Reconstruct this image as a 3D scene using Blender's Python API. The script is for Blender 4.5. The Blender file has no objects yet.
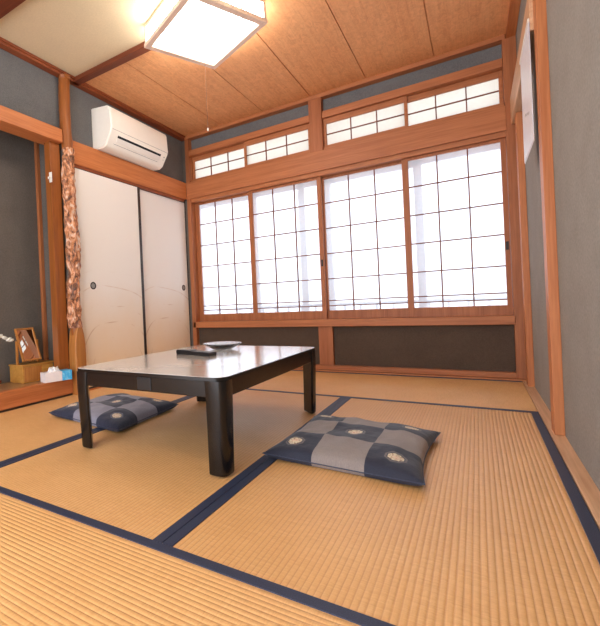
import bpy, bmesh, math, random
from mathutils import Vector, Matrix, Euler, noise
random.seed(7)
S = bpy.context.scene
COL = S.collection
PI = math.pi

# ------------------------------------------------------------------ materials
class NT:
    def __init__(s, name):
        s.m = bpy.data.materials.new(name); s.m.use_nodes = True
        s.t = s.m.node_tree; s.n = s.t.nodes; s.n.clear()
        s.out = s.n.new('ShaderNodeOutputMaterial')
    def node(s, kind, **kw):
        nd = s.n.new(kind)
        for k, v in kw.items():
            if hasattr(nd, k) and k not in nd.inputs: setattr(nd, k, v)
        return nd
    def link(s, a, b): s.t.links.new(a, b)
    def math(s, op, a, b=None, c=None):
        nd = s.n.new('ShaderNodeMath'); nd.operation = op
        for i, v in enumerate((a, b, c)):
            if v is None: continue
            if isinstance(v, (int, float)): nd.inputs[i].default_value = v
            else: s.link(v, nd.inputs[i])
        return nd.outputs[0]
    def ramp(s, fac, stops, interp='LINEAR'):
        nd = s.n.new('ShaderNodeValToRGB'); cr = nd.color_ramp; cr.interpolation = interp
        while len(cr.elements) < len(stops): cr.elements.new(0.5)
        for e, (p, c) in zip(cr.elements, stops):
            e.position = p; e.color = (c[0], c[1], c[2], 1)
        s.link(fac, nd.inputs[0]); return nd.outputs[0]
    def mix(s, fac, a, b, mode='MIX'):
        nd = s.n.new('ShaderNodeMix'); nd.data_type = 'RGBA'; nd.blend_type = mode
        for sock, v in ((nd.inputs[0], fac), (nd.inputs[6], a), (nd.inputs[7], b)):
            if isinstance(v, (int, float)): sock.default_value = v
            elif isinstance(v, (tuple, list)): sock.default_value = (v[0], v[1], v[2], 1)
            else: s.link(v, sock)
        return nd.outputs[2]
    def coords(s, scale=(1, 1, 1), kind='Object', rot=(0, 0, 0)):
        tc = s.n.new('ShaderNodeTexCoord'); mp = s.n.new('ShaderNodeMapping')
        mp.inputs['Scale'].default_value = scale; mp.inputs['Rotation'].default_value = rot
        s.link(tc.outputs[kind], mp.inputs[0]); return mp.outputs[0]
    def noise(s, vec, scale=5, detail=4, rough=.55, dist=0):
        nd = s.n.new('ShaderNodeTexNoise')
        nd.inputs['Scale'].default_value = scale; nd.inputs['Detail'].default_value = detail
        nd.inputs['Roughness'].default_value = rough; nd.inputs['Distortion'].default_value = dist
        if vec is not None: s.link(vec, nd.inputs['Vector'])
        return nd.outputs['Fac']
    def bsdf(s, col, rough=.6, spec=.4, bump=None, bstr=.2, bdist=.002, metal=0, coat=0, sheen=0):
        b = s.n.new('ShaderNodeBsdfPrincipled')
        for k, v in (('Base Color', col), ('Roughness', rough), ('Specular IOR Level', spec), ('Metallic', metal), ('Coat Weight', coat), ('Sheen Weight', sheen)):
            if isinstance(v, (int, float)): b.inputs[k].default_value = v
            elif isinstance(v, (tuple, list)): b.inputs[k].default_value = (v[0], v[1], v[2], 1)
            else: s.link(v, b.inputs[k])
        if bump is not None:
            bn = s.n.new('ShaderNodeBump'); bn.inputs['Strength'].default_value = bstr
            bn.inputs['Distance'].default_value = bdist
            s.link(bump, bn.inputs['Height']); s.link(bn.outputs[0], b.inputs['Normal'])
        b.inputs['Coat Roughness'].default_value = .14
        s.link(b.outputs[0], s.out.inputs[0]); s.b = b
        return s.m

def srgb(r, g, b):
    f = lambda c: (c/255/12.92) if c/255 <= .04045 else ((c/255+.055)/1.055)**2.4
    return (f(r), f(g), f(b))
def mul(c, k): return tuple(min(1, x*k) for x in c)

def plain(name, c, rough=.5, spec=.4, metal=0, var=.06, coat=0):
    t = NT(name); v = t.coords((1, 1, 1))
    n = t.noise(v, 30, 3)
    return t.bsdf(t.ramp(n, [(.3, mul(c, 1-var)), (.7, mul(c, 1+var))]), rough, spec, metal=metal, coat=coat)

def wood(name, c1, c2, axis='x', scale=1.0, rough=.5, spec=.35, figure=0):
    t = NT(name)
    sc = {'x': (.6, 14, 14), 'y': (14, .6, 14), 'z': (14, 14, .6)}[axis]
    v = t.coords(tuple(a*scale for a in sc))
    n1 = t.noise(v, 2.2, 6, .6, .6)
    n2 = t.noise(t.coords(tuple(a*scale*5 for a in sc)), 2, 3, .5)
    col = t.ramp(n1, [(.3, c1), (.72, c2)])
    col = t.mix(.25, col, t.ramp(n2, [(.3, mul(c1, .75)), (.7, mul(c2, 1.1))]))
    if figure:
        n3 = t.noise(t.coords((9, 5, 9)), 3.5, 5, .7, 1.6)
        col = t.mix(figure, col, t.ramp(n3, [(.35, mul(c1, .6)), (.65, mul(c2, 1.15))]))
    return t.bsdf(col, rough, spec, bump=n2, bstr=.12, bdist=.001)

def plaster(name, c, var=.1, grain=260, bstr=.5):
    t = NT(name); v = t.coords()
    n1 = t.noise(v, grain*.45, 3, .75); n2 = t.noise(v, 6, 4, .6)
    col = t.mix(.5, t.ramp(n1, [(.3, mul(c, 1-2.2*var)), (.7, mul(c, 1+2.2*var))]), t.ramp(n2, [(.3, mul(c, 1-var)), (.7, mul(c, 1+var))]))
    n3 = t.noise(v, 90, 3, .6)
    return t.bsdf(col, .92, .12, bump=n3, bstr=bstr, bdist=.002)

M = {}
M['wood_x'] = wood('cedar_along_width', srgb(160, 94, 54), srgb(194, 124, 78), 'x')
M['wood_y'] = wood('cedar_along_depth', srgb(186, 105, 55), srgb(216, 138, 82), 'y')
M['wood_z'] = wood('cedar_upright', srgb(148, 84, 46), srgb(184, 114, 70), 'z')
M['wood_mid_z'] = wood('upright_cedar_mid', srgb(176, 100, 54), srgb(206, 132, 82), 'z')
M['wood_pale_z'] = wood('pale_cedar_upright', srgb(186, 128, 84), srgb(222, 172, 128), 'z')
M['wood_pale_y'] = wood('pale_cedar_along_depth', srgb(190, 140, 100), srgb(226, 182, 142), 'y')
M['wood_dark_x'] = wood('dark_red_cedar_along_width', srgb(98, 46, 26), srgb(130, 66, 38), 'x')
M['wood_dark_y'] = wood('dark_red_cedar_along_depth', srgb(128, 62, 34), srgb(160, 86, 48), 'y')
M['wood_brown_z'] = wood('brown_cedar_upright', srgb(132, 72, 30), srgb(168, 98, 44), 'z', rough=.4)
M['ceiling'] = wood('figured_ceiling_board', srgb(226, 152, 96), srgb(244, 182, 126), 'y', rough=.55, figure=.3)
M['cream'] = plaster('cream_ceiling_plaster', srgb(226, 206, 168), .05, 200)
M['grey'] = plaster('grey_sand_plaster', srgb(112, 111, 109), .17)
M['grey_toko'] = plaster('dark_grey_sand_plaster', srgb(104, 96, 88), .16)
M['brownwall'] = plaster('brown_sand_plaster', srgb(88, 72, 60), .14)
M['rightwall'] = plaster('warm_grey_sand_plaster', srgb(150, 143, 134), .13, 200, .7)
M['frontwall'] = plaster('pale_plaster', srgb(205, 195, 180), .05)
M['black_lacquer'] = plain('black_lacquer', srgb(20, 16, 14), .25, .45)
M['fusuma_edge'] = plain('dark_lacquer_edge', srgb(48, 32, 24), .35, .5)
M['white_plastic'] = plain('white_plastic', srgb(240, 234, 222), .35, .45, var=.01)
M['cream_plastic'] = plain('cream_plastic', srgb(250, 244, 230), .4, .45, var=.01)
M['black_plastic'] = plain('black_plastic', srgb(28, 26, 26), .35, .5)
M['grey_plastic'] = plain('grey_plastic', srgb(150, 146, 142), .35, .5)
M['dark_slot'] = plain('dark_vent', srgb(40, 40, 42), .8, .1)
M['metal'] = plain('dull_metal', srgb(150, 145, 135), .35, .5, metal=.9)
M['dark_metal'] = plain('blackened_metal', srgb(50, 44, 38), .4, .5, metal=.6)
M['alu'] = plain('white_aluminium', srgb(196, 197, 200), .5, .4, var=.01)
M['box_wood'] = wood('honey_cedar_box', srgb(176, 116, 46), srgb(208, 152, 76), 'y', rough=.4)
M['box_wood_z'] = wood('honey_cedar_frame', srgb(164, 98, 42), srgb(194, 130, 66), 'z', rough=.4)
M['toko_floor'] = wood('alcove_floor_board', srgb(158, 112, 70), srgb(186, 140, 96), 'y', rough=.3, spec=.5)
M['kamachi'] = wood('red_cedar_sill', srgb(168, 92, 48), srgb(204, 126, 74), 'y', rough=.35)
M['lamp_wood'] = wood('pale_lamp_wood', srgb(240, 206, 180), srgb(250, 224, 204), 'x', rough=.5)
M['red_lacquer'] = plain('red_lacquer', srgb(120, 34, 22), .25, .5)
M['leaf'] = plain('pale_dried_petal', srgb(214, 210, 196), .7, .2, var=.15)
M['cord'] = plain('pull_cord_thread', srgb(150, 105, 80), .8, .2)

# tatami surface: ribs along local x are modelled; thin rushes run across them
def tatami():
    t = NT('woven_rush')
    v1 = t.noise(t.coords((160, 6, 1)), 2, 4, .6)
    v2 = t.noise(t.coords((1, 1, 1)), 3.2, 4, .6)
    v3 = t.noise(t.coords((60, 60, 1)), 1.5, 3, .6)
    c = t.ramp(v1, [(.28, srgb(204, 150, 90)), (.5, srgb(224, 171, 108)), (.75, srgb(238, 192, 132))])
    c = t.mix(.35, c, t.ramp(v2, [(.3, srgb(200, 142, 82)), (.7, srgb(228, 176, 116))]))
    c = t.mix(.15, c, t.ramp(v3, [(.3, srgb(180, 122, 70)), (.7, srgb(238, 192, 136))]))
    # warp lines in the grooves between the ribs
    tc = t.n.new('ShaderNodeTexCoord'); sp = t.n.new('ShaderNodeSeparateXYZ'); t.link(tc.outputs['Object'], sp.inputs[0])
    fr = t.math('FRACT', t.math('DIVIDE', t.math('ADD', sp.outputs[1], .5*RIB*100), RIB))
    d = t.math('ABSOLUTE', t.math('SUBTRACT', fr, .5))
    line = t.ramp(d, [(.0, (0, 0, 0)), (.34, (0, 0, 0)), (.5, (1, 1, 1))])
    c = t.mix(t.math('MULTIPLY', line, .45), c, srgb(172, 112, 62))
    return t.bsdf(c, .42, .6, bump=v1, bstr=.25, bdist=.001)
RIB = .0147
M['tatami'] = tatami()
def heri():
    t = NT('navy_cloth_border')
    n = t.noise(t.coords((300, 300, 300)), 1.5, 2)
    return t.bsdf(t.ramp(n, [(.3, srgb(30, 35, 52)), (.7, srgb(52, 62, 88))]), .5, .5, bump=n, bstr=.2, bdist=.0005)
M['heri'] = heri()

def fusuma():
    t = NT('cream_sliding_door_paper')
    v = t.coords((1, 1, 1))
    tc = t.n.new('ShaderNodeTexCoord'); sp = t.n.new('ShaderNodeSeparateXYZ'); t.link(tc.outputs['Object'], sp.inputs[0])
    z = sp.outputs[2]
    base = srgb(248, 242, 232)
    # printed gold mist and reed strokes near the foot of the door
    wob = t.noise(v, 3, 3)
    hh = t.math('ADD', z, t.math('MULTIPLY', wob, .35))
    mist = t.ramp(hh, [(.3, (1, 1, 1)), (1.1, (0, 0, 0))])
    c = t.mix(t.math('MULTIPLY', mist, .75), base, srgb(238, 200, 142))
    w = t.n.new('ShaderNodeTexWave'); w.wave_type = 'RINGS'; w.rings_direction = 'X'
    w.inputs['Scale'].default_value = 1.1; w.inputs['Distortion'].default_value = 5; w.inputs['Detail'].default_value = 2; w.inputs['Detail Scale'].default_value = .8
    t.link(v, w.inputs['Vector'])
    st = t.ramp(w.outputs['Fac'], [(.42, (0, 0, 0)), (.5, (1, 1, 1)), (.56, (0, 0, 0))])
    patch = t.ramp(t.noise(v, 4.5, 2), [(.48, (0, 0, 0)), (.6, (1, 1, 1))])
    low = t.ramp(z, [(.6, (1, 1, 1)), (1.0, (0, 0, 0))])
    k = t.math('MULTIPLY', t.math('MULTIPLY', st, patch), t.math('MULTIPLY', low, .7))
    c = t.mix(k, c, srgb(196, 150, 96))
    n = t.noise(v, 300, 2)
    return t.bsdf(c, .75, .25, bump=n, bstr=.08, bdist=.001)
M['fusuma'] = fusuma()

def paper(name, trans, col, tint=(1, 1, 1)):
    t = NT(name)
    tr = t.n.new('ShaderNodeBsdfTransparent'); tr.inputs[0].default_value = (*tint, 1)
    tl = t.n.new('ShaderNodeBsdfTranslucent'); df = t.n.new('ShaderNodeBsdfDiffuse')
    n = t.noise(t.coords((1, 1, 1)), 40, 3)
    c = t.ramp(n, [(.3, mul(col, .97)), (.7, mul(col, 1.02))])
    t.link(c, tl.inputs[0]); t.link(c, df.inputs[0])
    a = t.n.new('ShaderNodeMixShader'); a.inputs[0].default_value = .35
    t.link(tl.outputs[0], a.inputs[1]); t.link(df.outputs[0], a.inputs[2])
    b = t.n.new('ShaderNodeMixShader'); b.inputs[0].default_value = 1-trans
    t.link(tr.outputs[0], b.inputs[1]); t.link(a.outputs[0], b.inputs[2])
    t.link(b.outputs[0], t.out.inputs[0]); return t.m
M['pane'] = paper('frosted_pane', .62, (.88, .89, .92))
M['pane_top'] = paper('transom_paper', .25, (.80, .76, .66))

def emit(name, col, st, var=0):
    t = NT(name); e = t.n.new('ShaderNodeEmission'); e.inputs[1].default_value = st
    n = t.noise(t.coords(), 12, 3)
    t.link(t.ramp(n, [(.3, mul(col, 1-var)), (.7, col)]), e.inputs[0])
    t.link(e.outputs[0], t.out.inputs[0]); return t.m
LAMP = 8.0
SKY_FILL, SKY_WIN = 5.2, 2.05
M['lamp_glow'] = emit('lit_lamp_panel', (1.0, .98, .96), LAMP*2.2, .08)
M['tube'] = emit('lit_ring_tube', (.96, .98, 1.0), LAMP)
M['lamp_cover'] = paper('clear_ribbed_cover', .7, (.95, .95, .96))

def glass(name):
    t = NT(name); g = t.n.new('ShaderNodeBsdfPrincipled')
    g.inputs['Base Color'].default_value = (.86, .88, .9, 1); g.inputs['Roughness'].default_value = .05
    g.inputs['Transmission Weight'].default_value = 1.0; g.inputs['IOR'].default_value = 1.45
    n = t.noise(t.coords(), 60, 2); bn = t.n.new('ShaderNodeBump'); bn.inputs['Strength'].default_value = .3; bn.inputs['Distance'].default_value = .002
    t.link(n, bn.inputs['Height']); t.link(bn.outputs[0], g.inputs['Normal'])
    t.link(g.outputs[0], t.out.inputs[0]); return t.m
M['glass'] = glass('cut_glass')
t = NT('mirror_glass'); M['mirror'] = t.bsdf(t.ramp(t.noise(t.coords(), 3), [(.3, (.82, .82, .82)), (.7, (.88, .88, .88))]), .02, .5, metal=1)

def table_top():
    t = NT('pale_laminate')
    n = t.noise(t.coords(), 8, 4); n2 = t.noise(t.coords((90, 90, 90)), 3, 3)
    c = t.ramp(n, [(.3, srgb(206, 198, 188)), (.7, srgb(216, 209, 200))])
    c = t.mix(.2, c, t.ramp(n2, [(.3, srgb(190, 180, 170)), (.7, srgb(226, 220, 212))]))
    return t.bsdf(c, .16, .6, coat=.8)
M['table_top'] = table_top()

M['foot_wood'] = wood('planed_trunk', srgb(160, 98, 44), srgb(192, 128, 66), 'z', rough=.35)
def bark():
    t = NT('gnarled_bark')
    v = t.coords((1, 1, .6))
    n = t.noise(v, 22, 4, .6, 1.2); n2 = t.noise(v, 60, 4, .6, .4)
    c = t.ramp(n, [(.36, srgb(44, 24, 18)), (.44, srgb(120, 62, 34)), (.52, srgb(210, 130, 76)), (.58, srgb(232, 172, 130)), (.66, srgb(244, 220, 200))])
    c = t.mix(.3, c, t.ramp(n2, [(.35, srgb(70, 36, 24)), (.65, srgb(224, 170, 130))]))
    return t.bsdf(c, .45, .4, bump=n, bstr=.8, bdist=.006)
M['bark'] = bark()

def cushion_mat(name, navy, grey, cream):
    t = NT(name)
    tc = t.n.new('ShaderNodeTexCoord'); sp = t.n.new('ShaderNodeSeparateXYZ'); t.link(tc.outputs['UV'], sp.inputs[0])
    u = t.math('MULTIPLY', sp.outputs[0], 3); w = t.math('MULTIPLY', sp.outputs[1], 3)
    par = t.math('MODULO', t.math('ADD', t.math('FLOOR', u), t.math('FLOOR', w)), 2)   # 0 = navy patch
    fu = t.math('ABSOLUTE', t.math('SUBTRACT', t.math('FRACT', u), .5)); fw = t.math('ABSOLUTE', t.math('SUBTRACT', t.math('FRACT', w), .5))
    o = t.math('MAXIMUM', t.math('MAXIMUM', fu, fw), t.math('MULTIPLY', t.math('ADD', fu, fw), .72))
    weave = t.noise(t.coords((1, 1, 1), 'UV'), 260, 2)
    streak = t.noise(t.coords((60, 14, 1), 'UV'), 4, 3)
    blob = t.noise(t.coords((1, 1, 1), 'UV'), 70, 2)
    nv = t.ramp(weave, [(.3, mul(navy, .8)), (.7, mul(navy, 1.25))])
    ci = t.ramp(blob, [(.42, srgb(150, 116, 90)), (.5, cream), (.62, mul(cream, .85))])
    red = t.ramp(blob, [(.42, srgb(206, 150, 124)), (.55, cream)])
    med = t.ramp(o, [(0, (0, 0, 0)), (.07, (.25, .25, .25)), (.145, (.5, .5, .5)), (.165, (.75, .75, .75)), (.205, (1, 1, 1))], 'CONSTANT')
    sep = t.n.new('ShaderNodeSeparateColor'); t.link(med, sep.inputs[0]); m = sep.outputs[0]
    c = t.mix(t.math('GREATER_THAN', m, .1), red, ci)
    c = t.mix(t.math('GREATER_THAN', m, .4), c, mul(navy, 1.3))
    c = t.mix(t.math('GREATER_THAN', m, .6), c, t.mix(.5, nv, mul(grey, 1.0)))
    c = t.mix(t.math('GREATER_THAN', m, .9), c, nv)
    g = t.mix(.5, t.ramp(weave, [(.3, mul(grey, .7)), (.7, mul(grey, 1.25))]), t.ramp(streak, [(.3, mul(grey, .8)), (.7, mul(grey, 1.2))]))
    c = t.mix(t.math('GREATER_THAN', par, .5), c, g)
    fold = t.noise(t.coords((1, 1, 1), 'UV'), 5, 3)
    return t.bsdf(c, .7, .3, bump=fold, bstr=.35, bdist=.03, sheen=.15)
M['cushion_a'] = cushion_mat('navy_taupe_patchwork', srgb(38, 40, 54), srgb(134, 122, 116), srgb(226, 212, 180))
M['cushion_b'] = cushion_mat('navy_greyblue_patchwork', srgb(40, 44, 62), srgb(132, 130, 142), srgb(224, 206, 176))

# ------------------------------------------------------------------ mesh helpers
def box(bm, x0, x1, y0, y1, z0, z1, bev=0):
    r = bmesh.ops.create_cube(bm, size=1)
    vs = r['verts']
    for v in vs:
        v.co = Vector(((x0+x1)/2+v.co.x*abs(x1-x0), (y0+y1)/2+v.co.y*abs(y1-y0), (z0+z1)/2+v.co.z*abs(z1-z0)))
    if bev:
        es = list({e for v in vs for e in v.link_edges})
        bmesh.ops.bevel(bm, geom=es, offset=bev, segments=2, affect='EDGES', profile=.6)
    return bm
def extrude_profile(bm, pts, a0, a1, axis='y'):
    """closed polygon pts (u,v) swept along an axis: y -> (u=x,v=z); x -> (u=y,v=z); z -> (u=x,v=y)"""
    def P(u, v, a):
        return {'y': (u, a, v), 'x': (a, u, v), 'z': (u, v, a)}[axis]
    A = [bm.verts.new(P(u, v, a0)) for u, v in pts]; B = [bm.verts.new(P(u, v, a1)) for u, v in pts]
    n = len(pts)
    bm.faces.new(A); bm.faces.new(B[::-1])
    for i in range(n): bm.faces.new((A[i], A[(i+1) % n], B[(i+1) % n], B[i]))
    return bm
def loft(bm, rings, cap=True):
    R = [[bm.verts.new(p) for p in r] for r in rings]
    n = len(R[0])
    for a, b in zip(R, R[1:]):
        for i in range(n): bm.faces.new((a[i], a[(i+1) % n], b[(i+1) % n], b[i]))
    if cap: bm.faces.new(R[0][::-1]); bm.faces.new(R[-1])
    return bm
def rrect(x0, x1, y0, y1, r, z, seg=6):
    p = []
    for cx, cy, a in ((x1-r, y1-r, 0), (x0+r, y1-r, 90), (x0+r, y0+r, 180), (x1-r, y0+r, 270)):
        for i in range(seg+1):
            t_ = math.radians(a+90*i/seg); p.append((cx+r*math.cos(t_), cy+r*math.sin(t_), z))
    return p
def lathe(bm, prof, c=(0, 0, 0), n=32, wob=None):
    rings = []
    for r, z in prof:
        rings.append([(c[0]+r*(wob(i/n) if wob else 1)*math.cos(2*PI*i/n), c[1]+r*(wob(i/n) if wob else 1)*math.sin(2*PI*i/n), c[2]+z) for i in range(n)])
    return loft(bm, rings)
def tube(bm, pts, rad, n=8):
    rings = []
    pts = [Vector(p) for p in pts]
    for i, p in enumerate(pts):
        d = (pts[min(i+1, len(pts)-1)]-pts[max(i-1, 0)]).normalized()
        s = d.orthogonal().normalized() if i == 0 else (s-d*s.dot(d)).normalized()
        q = d.cross(s); r = rad[i] if isinstance(rad, (list, tuple)) else rad
        rings.append([p+(s*math.cos(2*PI*k/n)+q*math.sin(2*PI*k/n))*r for k in range(n)])
    return loft(bm, rings)
def torus(bm, c, R_, r, n=48, m=10):
    vs = [[bm.verts.new((c[0]+(R_+r*math.cos(2*PI*j/m))*math.cos(2*PI*i/n), c[1]+(R_+r*math.cos(2*PI*j/m))*math.sin(2*PI*i/n), c[2]+r*math.sin(2*PI*j/m))) for j in range(m)] for i in range(n)]
    for i in range(n):
        for j in range(m): bm.faces.new((vs[i][j], vs[(i+1) % n][j], vs[(i+1) % n][(j+1) % m], vs[i][(j+1) % m]))
    return bm
def N(): return bmesh.new()
def obj(name, bm, mat, parent=None, smooth=False, world=False):
    """link one mesh; world=True: coordinates are world ones although the parent is placed elsewhere"""
    if world and parent is not None: bm.transform(parent.matrix_basis.inverted())
    bmesh.ops.recalc_face_normals(bm, faces=bm.faces)
    me = bpy.data.meshes.new(name); bm.to_mesh(me); bm.free()
    mats = mat if isinstance(mat, list) else [mat]
    for m in mats: me.materials.append(m)
    if smooth:
        me.polygons.foreach_set('use_smooth', [True]*len(me.polygons))
        me.set_sharp_from_angle(angle=math.radians(38))
    o = bpy.data.objects.new(name, me); COL.objects.link(o)
    if parent is not None: o.parent = parent
    return o
def tag(o, label=None, cat=None, group=None, kind=None):
    if label: o['label'] = label
    if cat: o['category'] = cat
    if group: o['group'] = group
    if kind: o['kind'] = kind
    return o
def empty(name, loc, rz=0):
    o = bpy.data.objects.new(name, None); COL.objects.link(o)
    o.empty_display_size = .05
    o.matrix_basis = Matrix.Translation(loc) @ Matrix.Rotation(rz, 4, 'Z')
    return o
TR = [0]
def trim(bm, mat, label, cat='wood trim'):
    TR[0] += 1
    return tag(obj('trim_%d' % TR[0], bm, mat), label, cat, kind='structure')
def struct(name, bm, mat, label, cat, parent=None):
    return tag(obj(name, bm, mat, parent), label, cat, kind='structure')

# ------------------------------------------------------------------ room constants
XL, XR = -.05, 2.80        # left / right plaster planes
FL, FR = 0.0, 2.727        # faces of the projecting beams
YW, FB = .10, .03          # back plaster plane / beam face
ZC = 2.43
N0, N1 = 1.76, 1.935       # beam (nageshi) bottom / top
YF = -4.7                  # front end of the room
OW0, OW1 = .40, 2.20       # opening heights (sill / transom)

# floor slab under the mats and side boards flush with the mats
struct('floor', box(N(), -.4, 2.9, YF-.1, .2, -.12, -.052), M['wood_x'], 'boards under the tatami mats of the room', 'floor')
trim(box(N(), .0, 2.80, .0, .10, -.05, .012, .002), M['wood_x'], 'thin floor board along the foot of the window wall')
trim(box(N(), 2.752, 2.80, YF, -.0, -.05, .002, .001), M['wood_pale_y'], 'pale floor board along the foot of the right wall')

# ---- mats
def mat(name, label, x0, x1, y0, y1, along, borders=True):
    L = (x1-x0) if along == 'x' else (y1-y0); Wd = (y1-y0) if along == 'x' else (x1-x0)
    root = empty(name, ((x0+x1)/2, (y0+y1)/2, 0), 0 if along == 'x' else PI/2)
    tag(root, label, 'tatami mat', 'tatami mats covering the floor')
    g = .0012; hw = .032
    bm = N()
    # ribbed section across the width
    ys = []; n = int((Wd-2*g)/RIB*6)
    sec = []
    for i in range(n+1):
        y = -Wd/2+g+(Wd-2*g)*i/n
        ph = ((y+.5*RIB*100)/RIB) % 1
        sec.append((y, -.0016*(abs(ph-.5)*2)**3))
    top0 = [bm.verts.new((-L/2+g, y, z)) for y, z in sec]; top1 = [bm.verts.new((L/2-g, y, z)) for y, z in sec]
    for i in range(n): bm.faces.new((top0[i], top1[i], top1[i+1], top0[i+1]))
    b = [bm.verts.new((sx*(L/2-g), sy*(Wd/2-g), -.05)) for sx, sy in ((-1, -1), (1, -1), (1, 1), (-1, 1))]
    bm.faces.new((b[0], b[1], top1[0], top0[0])); bm.faces.new((b[2], b[3], top0[-1], top1[-1]))
    bm.faces.new([b[3], b[0]]+top0); bm.faces.new([b[1], b[2]]+top1[::-1]); bm.faces.new(b[::-1])
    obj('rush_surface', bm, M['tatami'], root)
    for s in (-1, 1):
        y_a, y_b = sorted((s*(Wd/2-g), s*(Wd/2-hw)))
        obj('cloth_border', box(N(), -L/2+g*.5, L/2-g*.5, y_a, y_b, -.01, .0022, .0008), M['heri'], root)
    return root
X0, X1, X2, X3 = -.098, .852, 1.802, 2.750
Y1, Y4 = -2.845, -.947
mat('tatami_mat', 'tatami mat under the patchwork cushion right of the table, along the right wall', X2, X3, Y1, Y4, 'y')
mat('tatami_mat', 'tatami mat that carries the low black table', X1, X2, Y1, Y4, 'y')
mat('tatami_mat', 'tatami mat lying crosswise along the foot of the window wall', X1, X3, Y4, 0, 'x')
mat('tatami_mat', 'tatami mat nearest the viewer, lying crosswise in front of the table', X1, X3, -3.795, Y1, 'x')
mat('tatami_mat', 'tatami mat in front of the white sliding doors, behind the table', X0, X1, -1.90, 0, 'y')
mat('tatami_mat', 'tatami mat along the raised alcove step at left', X0, X1, -3.795, -1.90, 'y')
mat('tatami_mat', 'tatami mat behind the viewer beside the alcove', X0, X1, YF, -3.795, 'y')
mat('tatami_mat', 'tatami mat behind the viewer, crosswise', X1, X3, YF, -3.795, 'x')

# ---- back wall
bm = N()
box(bm, XL-.05, 2.84, YW, YW+.10, -.05, OW0)                    # below the sill
box(bm, XL-.05, 2.84, YW, YW+.10, OW1+.03, ZC)                  # above the transom
struct('wall_back', bm, M['grey'], 'grey plaster wall with the wide window', 'wall')
# lower panels are a browner plaster face set in the wood frame
for x0, x1, s in ((.03, 1.33, 'left'), (1.458, 2.72, 'right')):
    trim(box(N(), x0, x1, YW-.012, YW-.001, .045, .395), M['brownwall'], 'dark brown plaster panel under the window, %s of the short post' % s, 'wall panel')
trim(box(N(), 0.0, 2.74, .045, YW, .0125, .05, .003), M['wood_x'], 'wooden baseboard rail under the brown wall panels')
trim(box(N(), 1.332, 1.456, .06, YW+.02, .045, .395, .003), M['wood_z'], 'short flat post between the two brown panels under the window')
trim(box(N(), 0.01, 2.735, .035, YW+.09, .392, .455, .004), M['wood_x'], 'wooden window sill rail under the four paned screens')
# head rail (kamoi) and big beam (nageshi)
trim(box(N(), .02, 2.735, .05, YW+.09, 1.722, N0+.01, .003), M['wood_x'], 'grooved head rail above the four paned screens')
trim(box(N(), 0.0, FR, FB, YW+.09, N0, N1, .004), M['wood_x'], 'broad wooden beam between the screens and the transom windows')
trim(box(N(), .03, 2.72, .06, YW+.09, N1-.01, N1+.028, .003), M['wood_x'], 'thin bottom rail of the transom windows')
for x0, x1, s in ((.03, 1.335, 'left'), (1.452, 2.72, 'right')):
    trim(box(N(), x0, x1, .045, YW+.09, 2.215, 2.275, .003), M['wood_x'], 'wooden rail above the %s pair of transom windows' % s)
trim(box(N(), 1.337, 1.450, .035, YW+.08, N1, 2.40, .004), M['wood_z'], 'upright post between the two pairs of transom windows')
trim(box(N(), 0.0, .045, .035, YW+.09, .05, 2.40, .004), M['wood_z'], 'corner post left of the window, beside the white sliding doors')
trim(box(N(), 2.722, 2.80, .035, YW+.09, .0125, 2.40, .004), M['wood_z'], 'corner post right of the window')
# ceiling mouldings
trim(box(N(), .0, 2.74, .03, YW, 2.395, 2.43, .004), M['wood_x'], 'ceiling moulding above the window wall')
bm = N(); box(bm, XL, .005, YF, .10, 2.398, 2.43, .003); box(bm, XL, .018, YF, .10, 2.415, 2.4305, .003)
trim(bm, M['wood_dark_y'], 'ceiling moulding above the air conditioner and alcove')
trim(box(N(), 2.745, 2.80, YF, .10, 2.398, 2.43, .003), M['wood_y'], 'ceiling moulding above the right wall')

# ---- screens (shoji with frosted panes)
PZ0, PZ1 = .53, 1.722
def shoji(n, xa, xb, pa, pb, y, pull, label):
    root = empty('window_%d' % n, ((xa+xb)/2, y, .455)); tag(root, label, 'window screen', kind='structure')
    zb, zt = .4555, 1.7205
    bm = N(); th = .014
    box(bm, xa, pa, y-th, y+th, zb, zt, .002); box(bm, pb, xb, y-th, y+th, zb, zt, .002)
    box(bm, pa, pb, y-th, y+th, zb, PZ0, .002); box(bm, pa, pb, y-th, y+th, PZ1-.022, zt, .002)
    obj('frame', bm, M['wood_z'], root, world=True)
    bm = N(); zt2 = PZ1-.022
    rows = [1.488, 1.262, 1.037, .812, .618, .572]
    for z in rows: box(bm, pa, pb, y-.009, y+.002, z-.0042, z+.0042)
    for k in (1, 2):
        x = pa+(pb-pa)*k/3; box(bm, x-.0045, x+.0045, y-.010, y+.002, PZ0, zt2)
    obj('lattice', bm, M['wood_dark_x'], root, world=True)
    obj('pane', box(N(), pa-.002, pb+.002, y+.003, y+.0045, PZ0-.002, zt2+.002), M['pane'], root, world=True)
    if pull is not None:
        bm = N(); box(bm, pull-.009, pull+.009, y-th-.002, y-th+.002, .925, .985, .001)
        o = obj('finger_pull', bm, M['dark_metal'], root, world=True); o['label'] = 'dark recessed finger pull'
    return root
shoji(1, .046, .735, .092, .690, .128, None, 'leftmost paned white screen of the window, beside the sliding doors')
shoji(2, .695, 1.408, .738, 1.370, .088, 1.388, 'second paned white screen from the left, behind the table')
shoji(3, 1.375, 2.093, 1.420, 2.050, .128, 1.398, 'third paned white screen from the left')
shoji(4, 2.053, 2.720, 2.097, 2.690, .088, 2.704, 'rightmost paned white screen, beside the right wall')
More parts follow.
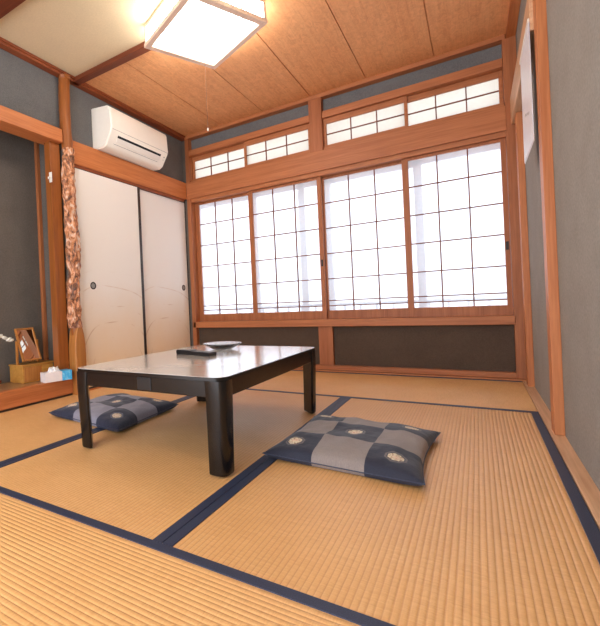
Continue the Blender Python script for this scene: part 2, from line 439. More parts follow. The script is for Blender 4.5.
# transom screens
def transom(n, xa, xb, y, label):
    root = empty('window_%d' % n, ((xa+xb)/2, y, N1+.03)); tag(root, label, 'transom window', kind='structure')
    z0, z1 = N1+.029, 2.214; fr = .024; fz = .03; bm = N()
    box(bm, xa, xa+fr, y-.012, y+.012, z0, z1, .002); box(bm, xb-fr, xb, y-.012, y+.012, z0, z1, .002)
    box(bm, xa+fr, xb-fr, y-.012, y+.012, z0, z0+.018, .002); box(bm, xa+fr, xb-fr, y-.012, y+.012, z1-.045, z1, .002)
    obj('frame', bm, M['wood_x'], root, world=True)
    bm = N(); zm = (z0+.018+z1-.045)/2
    box(bm, xa+fr, xb-fr, y-.009, y+.002, zm-.004, zm+.004)
    for k in (1, 2):
        x = xa+fr+(xb-xa-2*fr)*k/3; box(bm, x-.004, x+.004, y-.010, y+.002, z0+.018, z1-.045)
    obj('lattice', bm, M['wood_dark_x'], root, world=True)
    obj('pane', box(N(), xa+fr-.002, xb-fr+.002, y+.003, y+.0045, z0+.016, z1-.043), M['pane_top'], root, world=True)
transom(5, .046, .70, .115, 'leftmost small transom window above the beam')
transom(6, .672, 1.336, .088, 'second transom window from the left, beside the middle post')
transom(7, 1.451, 2.112, .088, 'third transom window from the left, just right of the middle post')
transom(8, 2.082, 2.721, .115, 'rightmost small transom window, near the right wall')

# ---- outside the screens: aluminium sashes and a railing, on a narrow ledge
def sash(n, xa, xb, y, label, mid=None):
    root = empty('window_%d' % n, ((xa+xb)/2, y, .42)); tag(root, label, 'aluminium window', kind='structure')
    bm = N(); z0, z1 = .42, 1.84
    box(bm, xa, xa+.06, y-.015, y+.015, z0, z1, .003); box(bm, xb-.06, xb, y-.015, y+.015, z0, z1, .003)
    box(bm, xa, xb, y-.015, y+.015, z0, z0+.07, .003); box(bm, xa, xb, y-.015, y+.015, z1-.13, z1, .003)
    if mid: box(bm, mid-.03, mid+.03, y-.015, y+.015, z0, z1, .003)
    obj('sash_frame', bm, M['alu'], root, world=True)
sash(9, -.08, .66, .34, 'white aluminium sash outside the leftmost screen')
sash(10, .62, 1.42, .30, 'white aluminium sash outside the second screen', 1.15)
sash(11, 1.36, 2.17, .34, 'white aluminium sash outside the third screen')
sash(12, 2.11, 2.80, .30, 'white aluminium sash outside the rightmost screen')
root = empty('balcony_railing', (1.36, .75, .0)); tag(root, 'pale metal railing seen faintly through the lower window panes', 'railing')
bm = N(); box(bm, -.6, 3.4, .735, .765, .56, .59, .004); obj('top_rail', bm, M['alu'], root, world=True)
bm = N(); box(bm, -.6, 3.4, .74, .76, .16, .18); obj('bottom_rail', bm, M['alu'], root, world=True)
for i in range(27):
    x = -.55+i*.15; obj('baluster', box(N(), x-.010, x+.010, .742, .758, .17, .57), M['alu'], root, world=True)
struct('floor', box(N(), -1, 3.8, .2, 1.2, .0, .16), M['alu'], 'pale ledge outside the window that carries the railing', 'ledge')

# ---- left wall
bm = N()
box(bm, XL-.1, XL, -1.62, YW+.1, N1-.02, ZC)           # above the sliding doors
box(bm, XL-.1, XL, YF, -1.62, 1.95, ZC)               # above the alcove
struct('wall_left', bm, M['grey'], 'grey plaster wall above the sliding doors and alcove', 'wall')
trim(box(N(), XL-.09, FL, -1.515, .03, N0, N1, .004), M['wood_y'], 'broad orange wooden beam above the white sliding doors')
trim(box(N(), XL-.09, -.01, -1.50, .0, 1.735, N0+.002, .002), M['wood_dark_y'], 'dark head rail groove over the sliding doors')
trim(box(N(), XL-.09, -.01, -1.50, .0, -.05, .012, .002), M['wood_y'], 'floor rail under the white sliding doors')
def fus(n, x, ya, yb, py, label, er=.014):
    root = empty('door_%d' % n, (x, (ya+yb)/2, .012)); tag(root, label, 'sliding door', kind='structure')
    z0, z1 = .0125, 1.745; e = .014
    obj('door_panel', box(N(), x-.009, x+.009, ya+e, yb-e, z0+e, z1-e), M['fusuma'], root, world=True)
    bm = N()
    box(bm, x-.011, x+.011, ya, ya+e, z0, z1, .002); box(bm, x-.0115, x+.0115, yb-er, yb, z0, z1, .002)
    box(bm, x-.011, x+.011, ya+e, yb-e, z0, z0+e, .002); box(bm, x-.011, x+.011, ya+e, yb-e, z1-e, z1, .002)
    obj('edge_strip', bm, M['fusuma_edge'], root, world=True)
    bm = N(); c = Matrix.Translation((x+.009, py, .822)) @ Matrix.Rotation(PI/2, 4, 'Y')
    lathe(bm, [(.030, -.001), (.030, .003), (.026, .004), (.022, .001)]); bm.transform(c)
    h = obj('door_handle', bm, M['dark_metal'], root, world=True, smooth=True); h['label'] = 'round recessed pull with dark rim'
    bm = N(); lathe(bm, [(.021, .0005), (.018, .0035), (.010, .0025)]); bm.transform(c)
    obj('handle_cup', bm, M['metal'], h, smooth=True).data.transform(root.matrix_basis.inverted())
fus(1, -.022, -1.50, -.72, -1.345, 'cream sliding door beside the gnarled alcove post', .034)
fus(2, -.048, -.76, .050, -.045, 'cream sliding door nearest the window')
# wall behind the doors (closet)
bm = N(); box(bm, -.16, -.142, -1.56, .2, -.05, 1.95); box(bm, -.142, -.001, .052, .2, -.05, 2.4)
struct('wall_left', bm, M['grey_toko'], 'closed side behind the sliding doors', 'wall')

# alcove: back, side, floor, step, beam, posts
TX = -.335
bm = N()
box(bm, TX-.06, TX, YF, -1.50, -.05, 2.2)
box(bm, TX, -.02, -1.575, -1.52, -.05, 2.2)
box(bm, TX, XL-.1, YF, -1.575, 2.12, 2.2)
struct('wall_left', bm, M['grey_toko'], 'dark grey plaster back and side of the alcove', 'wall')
struct('floor', box(N(), TX, -.052, YF, -1.576, -.05, .128), M['toko_floor'], 'polished wooden alcove floor', 'floor')
trim(box(N(), -.051, .0, YF, -1.603, .016, .131, .004), M['kamachi'], 'raised wooden sill along the front of the alcove')
trim(box(N(), -.051, -.012, YF, -1.60, -.05, .0155), M['fusuma_edge'], 'dark gap strip under the alcove sill')
trim(box(N(), TX+.001, TX+.03, -1.605, -1.576, .129, 2.11, .003), M['wood_z'], 'thin brown corner strip inside the alcove')
trim(box(N(), XL-.09, .005, YF, -1.60, 1.885, 1.985, .004), M['wood_y'], 'orange wooden beam across the top of the alcove opening')
trim(box(N(), -.10, -.036, -1.690, -1.600, .132, 1.884, .004), M['wood_brown_z'], 'flat brown post at the edge of the alcove')

# gnarled post
def gnarled():
    root = empty('alcove_post', (.0, -1.552, .0))
    tag(root, 'gnarled tree trunk post between the alcove and the sliding doors', 'wooden post')
    def ring(z, r, amp, seed, sq=0):
        out = []
        for i in range(40):
            a = 2*PI*i/40
            d = Vector((math.cos(a), math.sin(a), 0))
            q = Vector((d.x*2.0, d.y*2.0, z*9+seed))
            k = noise.noise(q*1.1)*.6+noise.noise(q*2.7)*.4
            rr = r*(1+amp*k)
            out.append((.0+d.x*rr, d.y*rr, z))
        return out
    bm = N(); rg = []
    z = .50
    while z < 1.855:
        sway = .006*math.sin(z*7)
        r = .046+.007*noise.noise(Vector((0, 3, z*6)))
        if z > 1.80: r *= .9
        rg.append([(x, y+sway, zz) for x, y, zz in ring(z, r, .55, 3)]); z += .0085
    loft(bm, rg); obj('gnarled_trunk', bm, M['bark'], root, smooth=True)
    bm = N(); rg = []
    z = 1.845
    while z < 2.40:
        rg.append([(x*.9-.012, y+.004*math.sin(z*11), zz) for x, y, zz in ring(z, .043, .12, 9)]); z += .02
    rg.append(ring(2.40, .043, .1, 9))
    loft(bm, rg); o = obj('upper_trunk', bm, M['wood_brown_z'], root, smooth=True)
    # planed foot with an arched top
    bm = N(); rg = []
    for i in range(26):
        z = .0025+.52*i/25; t_ = max(0, (z-.28)/.25)
        w = .052*math.sqrt(max(.02, 1-t_*t_)) if t_ > 0 else .052
        rg.append([(x+.002, y, zz) for x, y, zz in rrect(-.042, .040+.004*(1-t_), -w+.004, w+.004, .012*(.4+.6*(1-min(1, t_))), z)])
    loft(bm, rg); obj('planed_foot', bm, M['foot_wood'], root, smooth=True)
    bm = N(); rg = []
    z = .38
    while z < .56: rg.append(ring(z, .036, .2, 3)); z += .01
    loft(bm, rg); obj('lower_trunk', bm, M['wood_brown_z'], root, smooth=True)
gnarled()

# ---- right wall
struct('wall_right', box(N(), XR, XR+.1, YF, YW+.1, -.05, ZC), M['rightwall'], 'warm grey plaster wall at right', 'wall')
PW = (-1.345, -1.252)
trim(box(N(), 2.765, XR, PW[0], PW[1], .0025, 2.397, .003), M['wood_mid_z'], 'tall post on the right wall beside the hanging calendar')
trim(box(N(), 2.765, XR, -.20, -.11, .0025, 1.79, .003), M['wood_mid_z'], 'upright on the right wall close to the window corner')
trim(box(N(), 2.752, XR, -1.25, .03, 1.79, 1.97, .004), M['wood_pale_y'], 'wooden beam high on the right wall that carries the calendar')
bm = N()
box(bm, -.4, .15, YF-.1, YF, -.05, ZC); box(bm, 2.60, 2.9, YF-.1, YF, -.05, ZC); box(bm, .15, 2.60, YF-.1, YF, 2.15, ZC)  # gap between these pieces is an added opening that lets fill daylight in
struct('wall_front', bm, M['frontwall'], 'pale wall behind the viewer with a wide added opening for fill daylight', 'wall')

# ---- ceiling
bm = N(); xs = [XL, .45, .905, 1.36, 1.825, 2.31, XR]
for a, b in zip(xs, xs[1:]): box(bm, a+.0032, b-.0032, -1.40, YW, ZC, ZC+.012, .0015)
box(bm, XL-.1, XR+.1, -1.40, YW+.1, ZC+.0125, ZC+.05)
struct('ceiling', bm, M['ceiling'], 'brown figured wooden board ceiling near the window', 'ceiling')
struct('ceiling', box(N(), XL-.3, XR+.1, YF-.1, -1.40, ZC+.004, ZC+.05), M['cream'], 'cream plaster ceiling left of the lamp', 'ceiling')
trim(box(N(), XL+.02, 2.745, -1.465, -1.40, 2.398, ZC+.003, .004), M['wood_dark_x'], 'dark ceiling beam between the boards and the cream plaster')
trim(box(N(), XL+.02, 2.745, -2.32, -2.215, 2.385, ZC+.003, .004), M['wood_dark_x'], 'dark ceiling beam at the upper left corner')

# ------------------------------------------------------------------ ceiling lamp
def lamp(name, cx, cy, rz, label, cord):
    root = empty(name, (cx, cy, 2.285), rz); tag(root, label, 'ceiling lamp')
    h = .275; zb, zt = 0, ZC-2.285-.001
    bm = N()
    for a in (0, 1, 2, 3):
        b2 = N(); box(b2, -h, h-.0362, -h, -h+.036, zb, zb+.026, .002); box(b2, -h+.008, h-.0245, -h+.008, -h+.024, zt-.02, zt, .002)
        box(b2, -h+.004, -h+.022, -h+.004, -h+.022, zb+.0262, zt-.0202, .002)
        b2.transform(Matrix.Rotation(a*PI/2, 4, 'Z'))
        me = bpy.data.meshes.new('tmp'); b2.to_mesh(me); b2.free(); bm.from_mesh(me); bpy.data.meshes.remove(me)
    obj('lamp_frame', bm, M['lamp_wood'], root)
    for a in range(4):
        bm = N(); box(bm, -h+.022, h-.022, -h+.014, -h+.017, zb+.024, zt-.02)
        bm.transform(Matrix.Rotation(a*PI/2, 4, 'Z')); sp = obj('side_panel', bm, M['lamp_glow'], root)
        for x in (-.09, .09):
            bm = N(); box(bm, x-.004, x+.004, -h+.009, -h+.0135, zb+.026, zt-.02)
            bm.transform(Matrix.Rotation(a*PI/2, 4, 'Z')); obj('panel_bar', bm, M['lamp_wood'], sp)
    obj('lamp_cover', box(N(), -h+.036, h-.036, -h+.036, h-.036, zb+.012, zb+.014), M['lamp_cover'], root)
    bm = N(); torus(bm, (0, 0, .075), .170, .014); obj('ring_tube', bm, M['tube'], root, smooth=True)
    bm = N(); torus(bm, (0, 0, .075), .115, .014); obj('ring_tube', bm, M['tube'], root, smooth=True)
    bm = N(); lathe(bm, [(.045, .05), (.07, .07), (.075, zt-.001)], n=32); obj('lamp_socket', bm, M['white_plastic'], root, smooth=True)
    obj('reflector', box(N(), -h+.03, h-.03, -h+.03, h-.03, zt-.012, zt-.004), M['white_plastic'], root)
    if cord:
        cx_, cy_, zl = cord
        bm = N(); tube(bm, [(cx_, cy_, .10), (cx_, cy_, zl+.02)], .0013, 6)
        c = obj('pull_cord', bm, M['cord'], root)
        bm = N(); lathe(bm, [(.002, .022), (.006, .014), (.006, .002), (.003, 0)], (cx_, cy_, zl), 12); obj('cord_tip', bm, M['cream_plastic'], c, smooth=True)
lamp('ceiling_lamp', 1.18, -1.459, math.radians(-24.5), 'square ceiling lamp with pale wooden frame, lit white', (-.1515, .106, -.51))

# ------------------------------------------------------------------ air conditioner
def aircon():
    root = empty('air_conditioner', (XL, -.87, 1.93)); tag(root, 'cream wall air conditioner above the white sliding doors', 'air conditioner')
    y0, y1 = -1.245, -.495
    prof = [(-.049, 1.945), (.062, 1.935), (.100, 1.955), (.160, 2.050), (.170, 2.075), (.160, 2.225), (.148, 2.247), (.125, 2.262), (-.049, 2.285)]
    bm = N(); extrude_profile(bm, prof, y0, y1)
    bmesh.ops.recalc_face_normals(bm, faces=bm.faces)
    es = [e for e in bm.edges if len(e.link_faces) == 2 and (abs(e.verts[0].co.y-e.verts[1].co.y) < 1e-6) and e.verts[0].co.x+e.verts[1].co.x > -.05]
    bmesh.ops.bevel(bm, geom=es, offset=.008, segments=3, affect='EDGES')
    obj('casing', bm, M['cream_plastic'], root, smooth=True, world=True)

    # inclined outlet face from (.160,2.050) to (.100,1.955)
    A = Vector((.160, 0, 2.050)); B = Vector((.100, 0, 1.955)); d = (B-A).normalized(); nrm = Vector((d.z*-1, 0, d.x)); 
    if nrm.x < 0: nrm = -nrm
    def slab(s0, s1, ya, yb, off0, off1, bm):
        pts = []
        for s_, o_ in ((s0, off0), (s1, off0), (s1, off1), (s0, off1)):
            p = A+d*s_+nrm*o_; pts.append((p.x, p.z))
        return extrude_profile(bm, pts, ya, yb)
    o = obj('air_outlet', slab(.012, .075, -1.17, -.575, -.001, .0015, N()), M['cream_plastic'], root, world=True)
    obj('outlet_slot', slab(.016, .036, -1.155, -.59, .0005, .003, N()), M['dark_slot'], root, world=True)['label'] = 'dark outlet slot'
    obj('louver', slab(.034, .070, -1.155, -.59, .0015, .007, N()), M['white_plastic'], root, world=True)
    obj('hinge_line', slab(.088, .091, -1.17, -.60, .0, .0012, N()), M['grey_plastic'], root, world=True)
    bm = N(); box(bm, .1655, .1675, -1.233, -.487, 2.0655, 2.068); obj('panel_seam', bm, M['grey_plastic'], root, world=True)
    bm = N(); lathe(bm, [(.006, 0), (.006, .003)], n=16); p = A+d*.03
    bm.transform(Matrix.Translation((p.x, -.535, p.z)) @ nrm.to_track_quat('Z', 'Y').to_matrix().to_4x4())
    obj('indicator_light', bm, M['grey_plastic'], root, world=True)
    p = A+d*.055
    bm = N(); lathe(bm, [(.004, 0), (.004, .003)], n=12); bm.transform(Matrix.Translation((p.x, -.535, p.z)) @ nrm.to_track_quat('Z', 'Y').to_matrix().to_4x4())
    obj('indicator_light', bm, M['grey_plastic'], root, world=True)
aircon()

# ------------------------------------------------------------------ table
TZ = .365; TX0, TX1, TY0, TY1 = .978, 1.765, -2.425, -1.355
def table():
    root = empty('low_table', ((TX0+TX1)/2, (TY0+TY1)/2, 0)); tag(root, 'low black table with a pale glossy top standing on the tatami', 'table')
    r = .055
    bm = N(); loft(bm, [rrect(TX0, TX1, TY0, TY1, r, TZ-.014), rrect(TX0, TX1, TY0, TY1, r, TZ-.002), rrect(TX0+.002, TX1-.002, TY0+.002, TY1-.002, r-.002, TZ-.0012)])
    tt = obj('table_top', bm, M['black_lacquer'], root, smooth=True, world=True)
    bm = N(); loft(bm, [rrect(TX0+.003, TX1-.003, TY0+.003, TY1-.003, r-.003, TZ-.0012), rrect(TX0+.003, TX1-.003, TY0+.003, TY1-.003, r-.003, TZ)])
    o = obj('laminate_surface', bm, M['table_top'], tt, world=True); o.data.transform(Matrix.Translation((-(TX0+TX1)/2, -(TY0+TY1)/2, 0))); o['label'] = 'pale glossy table surface'
    i = .010; dz = .062
    for a0, a1, b0, b1 in ((TX0+i, TX1-i, TY0+i, TY0+i+.03), (TX0+i, TX1-i, TY1-i-.03, TY1-i), (TX0+i, TX0+i+.03, TY0+i+.03, TY1-i-.03), (TX1-i-.03, TX1-i, TY0+i+.03, TY1-i-.03)):
        bm = N(); box(bm, a0+.035*(a1-a0 > .5), a1-.035*(a1-a0 > .5), b0, b1, TZ-.0145-dz, TZ-.0145, .003)
        obj('apron', bm, M['black_lacquer'], root, world=True)
    bm = N(); box(bm, 1.36, 1.43, TY0+.006, TY0+.012, TZ-.070, TZ-.02, .002); obj('control_cover', bm, M['black_plastic'], root, world=True)
    L = .088
    for sx in (0, 1):
        for sy in (0, 1):
            def R_(z, w, ins):
                # corner leg: rounded outer corner, cut straight across on the inner side
                ox = TX0+.004+ins if sx == 0 else TX1-.004-ins; oy = TY0+.004+ins if sy == 0 else TY1-.004-ins
                dx = 1 if sx == 0 else -1; dy = 1 if sy == 0 else -1
                r_ = .030; p = [(w, .010), (w-.004, .002), (w-.012, 0)]
                for q in range(7):
                    a_ = math.radians(270-90*q/6); p.append((r_+r_*math.cos(a_), r_+r_*math.sin(a_)))
                p += [(0, w-.012), (.002, w-.004), (.010, w)]
                return [(ox+dx*a_, oy+dy*b_, z) for a_, b_ in p]
            bm = N(); loft(bm, [R_(.0065, .070, .010), R_(.012, .073, .008), R_(.15, .075, .004), R_(TZ-.09, .078, .0), R_(TZ-.015, .080, -.0)])
            lg = obj('leg', bm, M['black_lacquer'], root, smooth=True, world=True)
            c = R_(.0, .070, .010); cx = c[6][0]+(.018 if sx == 0 else -.018); cy = c[6][1]+(.018 if sy == 0 else -.018)
            bm = N(); lathe(bm, [(.015, .0028), (.017, .0045), (.017, .0066)], (cx, cy, 0), 20)
            f = obj('foot_pad', bm, M['black_plastic'], lg, world=True); f.data.transform(Matrix.Translation((-(TX0+TX1)/2, -(TY0+TY1)/2, 0)))
table()

# remote control and glass dish
def remote():
    A = Vector((1.106, -1.806)); B = Vector((1.455, -1.885))
    c = Vector((1.275, -1.850)); ang = math.atan2(B.y-A.y, B.x-A.x); L = .25
    root = empty('remote_control', (c.x, c.y, TZ+.0004), ang+.0); tag(root, 'dark remote control lying on the low table', 'remote control')
    bm = N(); extrude_profile(bm, [(-L/2, .004), (-L/2+.004, 0), (L/2-.004, 0), (L/2, .004), (L/2, .014), (L/2-.006, .019), (-.01, .021), (-.02, .024), (-L/2+.008, .025), (-L/2, .019)], -.027, .027, 'y')
    obj('body', bm, M['black_plastic'], root)
    obj('face_plate', box(N(), -L/2+.006, -.022, -.024, .024, .0242, .0262, .001), M['grey_plastic'], root)['label'] = 'light grey display end'
    for i in range(4):
        for j in range(3):
            obj('button', box(N(), .0+i*.024, .014+i*.024, -.019+j*.0145, -.009+j*.0145, .0195, .0222, .001), M['grey_plastic'], root)
    return root
remote()
def dish():
    root = empty('glass_dish', (1.275, -1.565, TZ+.0004)); tag(root, 'clear glass dish on the low table behind the remote control', 'dish')
    bm = N(); wob = lambda t_: 1+.012*math.cos(2*PI*t_*16)
    lathe(bm, [(.045, 0), (.060, .004), (.086, .018), (.110, .031), (.113, .034), (.109, .035), (.082, .023), (.054, .0125), (.02, .010)], n=96, wob=wob)
    obj('dish_bowl', bm, M['glass'], root, smooth=True)
    bm = N(); torus(bm, (0, 0, .0340), .1105, .0022, 64, 8); obj('rim', bm, M['glass'], root, smooth=True)
dish()

# ------------------------------------------------------------------ cushions
def cushion(corners, mat_, label, thick=.085, seed=1, name='floor_cushion'):
    """corners: SW, SE, NE, NW on the floor"""
    c = [Vector((x, y, 0)) for x, y in corners]; ctr = sum(c, Vector())/4
    root = empty(name, ctr); tag(root, label, 'floor cushion', 'patchwork floor cushions by the table')
    n = 60; bm = N(); uv = bm.loops.layers.uv.new('UVMap')
    def P(u, v, side):
        p = (c[0]*(1-u)+c[1]*u)*(1-v)+(c[3]*(1-u)+c[2]*u)*v-ctr
        a, b = 2*u-1, 2*v-1
        # edges bow inward between the pointed corners
        k = .035
        p.x += -a*k*(1-b*b)*abs(a)**3*.8; p.y += -b*k*(1-a*a)*abs(b)**3*.8
        h = (max(0, 1-a**4)*max(0, 1-b**4))**.42
        w = noise.noise(Vector((u*5+seed, v*5, seed)))*.16+noise.noise(Vector((u*13, v*13+seed, seed)))*.06
        mid = .018+.012*(1-h)*(abs(a*b))**2
        if side > 0: z = mid+(thick-.02)*h*(.88+w)
        else: z = max(.0032, mid-.024*h**.6)
        return Vector((p.x, p.y, z))
    G = {}
    for s in (1, -1):
        for i in range(n+1):
            for j in range(n+1):
                if s == -1 and (i in (0, n) or j in (0, n)): G[s, i, j] = G[1, i, j]
                else: G[s, i, j] = bm.verts.new(P(i/n, j/n, s))
        for i in range(n):
            for j in range(n):
                q = [(i, j), (i+1, j), (i+1, j+1), (i, j+1)]
                f = bm.faces.new([G[s, a, b] for a, b in q])
                for lp, (a, b) in zip(f.loops, q): lp[uv].uv = (min(.9999, max(.0001, a/n)), min(.9999, max(.0001, b/n)))
    obj('cushion_cover', bm, mat_, root, smooth=True)
    ring = [P(i/n, 0, 1) for i in range(n)]+[P(1, i/n, 1) for i in range(n)]+[P(1-i/n, 1, 1) for i in range(n)]+[P(0, 1-i/n, 1) for i in range(n)]
    bm = N(); tube(bm, ring+[ring[0]], .0022, 6); obj('seam', bm, M['heri'], root, smooth=True)
    return root
cushion([(1.79, -2.18), (2.355, -2.21), (2.36, -1.605), (1.80, -1.57)], M['cushion_a'], 'navy and taupe patchwork cushion lying on the tatami right of the table', seed=1)
cushion([(.39, -2.12), (1.035, -2.205), (.985, -1.63), (.42, -1.56)], M['cushion_b'], 'navy and grey-blue patchwork cushion lying partly under the left side of the table', seed=5)

# ------------------------------------------------------------------ alcove objects
KZ = .1285
def vanity():
    root = empty('mirror_stand', (-.22, -1.80, KZ)); tag(root, 'small honey-coloured wooden vanity box with tilting mirror in the alcove', 'mirror stand')
    obj('box_body', box(N(), -.31, -.150, -1.915, -1.66, KZ+.0005, KZ+.118, .003), M['box_wood'], root, world=True)
    obj('lid', box(N(), -.315, -.145, -1.92, -1.645, KZ+.1185, KZ+.130, .003), M['box_wood'], root, world=True)
    d = obj('drawer', box(N(), -.1495, -.1455, -1.905, -1.765, KZ+.010, KZ+.110, .002), M['box_wood_z'], root, world=True)
    obj('side_drawer', box(N(), -.1495, -.139, -1.755, -1.665, KZ+.010, KZ+.110, .002), M['box_wood'], root, world=True)
    for y in (-1.912, -1.742):
        bm = N(); box(bm, -.225, -.207, y-.007, y+.007, KZ+.1305, KZ+.30, .003); obj('mirror_support', bm, M['box_wood_z'], root, world=True)
    T = Matrix.Translation((-.205, -1.827, KZ+.270)) @ Matrix.Rotation(math.radians(-20), 4, 'Y')
    w, h = .077, .125
    bm = N(); f = .013
    for a in ((-w, -w+f, -h, h), (w-f, w, -h, h), (-w+f, w-f, -h, -h+f), (-w+f, w-f, h-f, h)): box(bm, -.008, .008, a[0], a[1], a[2], a[3], .002)
    bm.transform(T); mf = obj('mirror_frame', bm, M['box_wood_z'], root, world=True)
    bm = N(); box(bm, -.006, .002, -w+f, w-f, -h+f, h-f); bm.transform(T); bm.transform(root.matrix_basis.inverted())
    obj('mirror_glass', bm, M['mirror'], mf)
    return root
vanity()
def tissue():
    a = Vector((-.012, -1.850)); ang = math.radians(84)
    root = empty('tissue_box', (-.0095, -1.7415, KZ+.0030), math.radians(74.8)); tag(root, 'white tissue box with a bright blue end on the alcove sill', 'tissue box')
    L, D, H = .202, .085, .068
    obj('box_body', box(N(), -L/2, L/2-.075, -D/2, D/2, 0, H, .002), M['paper_box'], root)
    obj('box_end', box(N(), L/2-.075, L/2, -D/2, D/2, .0, H, .002), M['paper_blue'], root)['label'] = 'bright blue printed end of the box'
    bm = N(); n = 28; rings = []
    for k in range(7):
        t_ = k/6; rings.append([( -.02+(.055*(1-.25*t_)+.006*math.sin(i*1.9+k))*math.cos(2*PI*i/n)*.8, (.020+.014*math.sin(i*2.3+k*.7)*t_)*math.sin(2*PI*i/n), H-.004+.032*t_+.007*math.sin(i*1.3)*t_) for i in range(n)])
    loft(bm, rings); obj('tissue', bm, M['tissue'], root, smooth=True)
M['paper_box'] = plain('white_card', srgb(236, 226, 222), .6, .3, var=.03)
def bluebox():
    t = NT('blue_printed_card'); n = t.noise(t.coords((1, 1, 1)), 45, 2)
    return t.bsdf(t.ramp(n, [(.40, srgb(60, 170, 226)), (.52, srgb(84, 190, 238)), (.66, srgb(150, 216, 244))]), .5, .35)
M['paper_blue'] = bluebox(); M['tissue'] = plain('tissue_paper', srgb(244, 240, 236), .9, .1, var=.02)
tissue()
# red lacquer bowl with pale dried branch, mostly beyond the left edge
root = empty('lacquer_bowl', (-.175, -2.165, KZ)); tag(root, 'dark red lacquer bowl at the left edge of the alcove floor', 'bowl')
bm = N(); lathe(bm, [(.038, .0005), (.040, .012), (.070, .026), (.088, .046), (.090, .052), (.086, .052), (.066, .032), (.02, .022)], n=40); obj('bowl_body', bm, M['red_lacquer'], root, smooth=True)
root = empty('dried_branch', (-.175, -2.165, KZ+.026)); tag(root, 'pale dried flower branch leaning into the alcove from the left edge', 'branch')
bm = N(); P0 = [(-.175, -2.165, .155), (-.17, -2.19, .30), (-.15, -2.20, .42), (-.12, -2.16, .49), (-.105, -2.10, .485), (-.10, -2.055, .465)]
tube(bm, P0, [.004, .004, .004, .0045, .005, .004], 8); st = obj('stem', bm, M['leaf'], root, smooth=True, world=True)
for (x, y, z, rx) in ((-.10, -2.045, .455, .3), (-.10, -2.075, .468, -.4), (-.105, -2.105, .480, .5), (-.115, -2.13, .492, -.2), (-.10, -2.03, .448, .1)):
    bm = N(); bmesh.ops.create_icosphere(bm, subdivisions=2, radius=1)
    bm.transform(Matrix.Translation((x, y, z)) @ Matrix.Rotation(rx, 4, 'X') @ Matrix.Diagonal((.010, .024, .012, 1)))
    obj('petal', bm, M['leaf'], root, smooth=True, world=True)
# small white hook on the alcove post
root = empty('wall_hook', (-.03, -1.697, 1.60)); tag(root, 'small white hook on the side of the brown alcove post', 'hook')
bm = N(); box(bm, -.045, -.015, -1.700, -1.6955, 1.575, 1.65, .002); obj('plate', bm, M['white_plastic'], root, world=True)
bm = N(); tube(bm, [(-.03, -1.700, 1.615), (-.03, -1.714, 1.605), (-.03, -1.718, 1.595), (-.03, -1.718, 1.612)], .004, 8); obj('prong', bm, M['white_plastic'], root, smooth=True, world=True)

# ------------------------------------------------------------------ calendar
M['cal_paper'] = plain('calendar_paper', srgb(228, 224, 226), .4, .4, var=.04)
root = empty('hanging_calendar', (2.750, -1.04, 1.84)); tag(root, 'white calendar hanging from the beam on the right wall', 'calendar')
ca, cb = -1.248, -.82
bm = N()
for k in range(4):
    o = .0008*k
    extrude_profile(bm, [(2.7505-o, 1.835), (2.751-o, 1.835), (2.751-o-.001, 1.298+.003*k), (2.7502-o-.001, 1.298+.003*k)], ca, cb)
obj('pages', bm, M['cal_paper'], root, world=True)
obj('binding', box(N(), 2.744, 2.7515, ca, cb, 1.830, 1.848, .002), M['white_plastic'], root, world=True)
for i in range(3):
    obj('printed_mark', box(N(), 2.7445, 2.7455, ca+.10+i*.07, ca+.135+i*.07, 1.46+.02*i, 1.465+.02*i), M['grey_plastic'], root, world=True)

# ------------------------------------------------------------------ light
w = bpy.data.worlds.new('World'); S.world = w; w.use_nodes = True
nt = w.node_tree; nt.nodes.clear()
o = nt.nodes.new('ShaderNodeOutputWorld'); b = nt.nodes.new('ShaderNodeBackground')
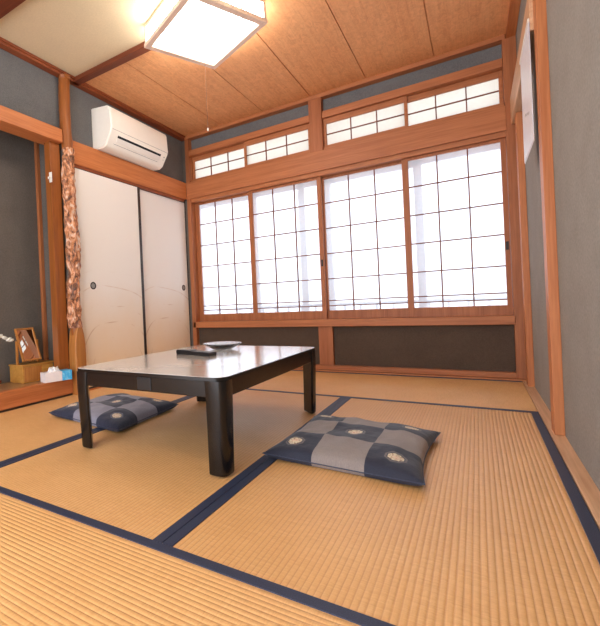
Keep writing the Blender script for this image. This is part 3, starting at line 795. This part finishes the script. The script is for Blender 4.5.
# overcast sky, made brighter behind the viewer as added fill than outside the screens
tc = nt.nodes.new('ShaderNodeTexCoord'); sp = nt.nodes.new('ShaderNodeSeparateXYZ'); mr = nt.nodes.new('ShaderNodeMapRange')
nt.links.new(tc.outputs['Generated'], sp.inputs[0]); nt.links.new(sp.outputs[1], mr.inputs[0])
mr.inputs['From Min'].default_value = -.35; mr.inputs['From Max'].default_value = .25
mr.inputs['To Min'].default_value = SKY_FILL; mr.inputs['To Max'].default_value = SKY_WIN
nt.links.new(mr.outputs[0], b.inputs[1]); b.inputs[0].default_value = (.88, .95, 1.07, 1)
nt.links.new(b.outputs[0], o.inputs[0])
# sky portal across the window opening
ld = bpy.data.lights.new('window_portal', 'AREA'); ld.shape = 'RECTANGLE'; ld.size = 3.0; ld.size_y = 2.0
ld.cycles.is_portal = True
lo = bpy.data.objects.new('window_portal', ld); COL.objects.link(lo); lo.location = (1.37, .5, 1.25); lo.rotation_euler = (-PI/2, 0, 0)

ld = bpy.data.lights.new('rear_fill_portal', 'AREA'); ld.shape = 'RECTANGLE'; ld.size = 2.5; ld.size_y = 2.25  # portal for the added opening behind the viewer, a source of fill light
ld.cycles.is_portal = True
lo = bpy.data.objects.new('rear_fill_portal', ld); COL.objects.link(lo); lo.location = (1.37, YF-.06, 1.05); lo.rotation_euler = (PI/2, 0, 0)
# added fill lamp above the viewer, out of view, built like the visible one
lamp('ceiling_lamp', 1.35, -3.55, 0, 'added square fill lamp above the viewer, out of view', None)

# ------------------------------------------------------------------ camera
cam = bpy.data.cameras.new('camera'); co = bpy.data.objects.new('camera', cam); COL.objects.link(co); S.camera = co
CP = [2.51213, -3.71448, 0.6228, -0.59945, -0.00035, -0.04476, 423.39411, 187.86319, 306.56689]
yaw, pitch, roll, f, cx, cy = CP[3:9]
fw = Vector((math.sin(yaw)*math.cos(pitch), math.cos(yaw)*math.cos(pitch), math.sin(pitch)))
r = fw.cross(Vector((0, 0, 1))).normalized(); u = r.cross(fw)
c_, s_ = math.cos(roll), math.sin(roll)
r2 = c_*r+s_*u; u2 = -s_*r+c_*u
co.matrix_world = Matrix(((r2.x, u2.x, -fw.x, CP[0]), (r2.y, u2.y, -fw.y, CP[1]), (r2.z, u2.z, -fw.z, CP[2]), (0, 0, 0, 1)))
cam.sensor_fit = 'VERTICAL'; cam.sensor_height = 24; cam.lens = f/626*24
cam.shift_x = (300-cx)/626; cam.shift_y = (cy-313)/626
cam.clip_start = .02

S.view_settings.view_transform = 'Standard'; S.view_settings.look = 'None'
S.view_settings.gamma = 1; S.view_settings.use_curve_mapping = False
S.view_settings.exposure = 0.32
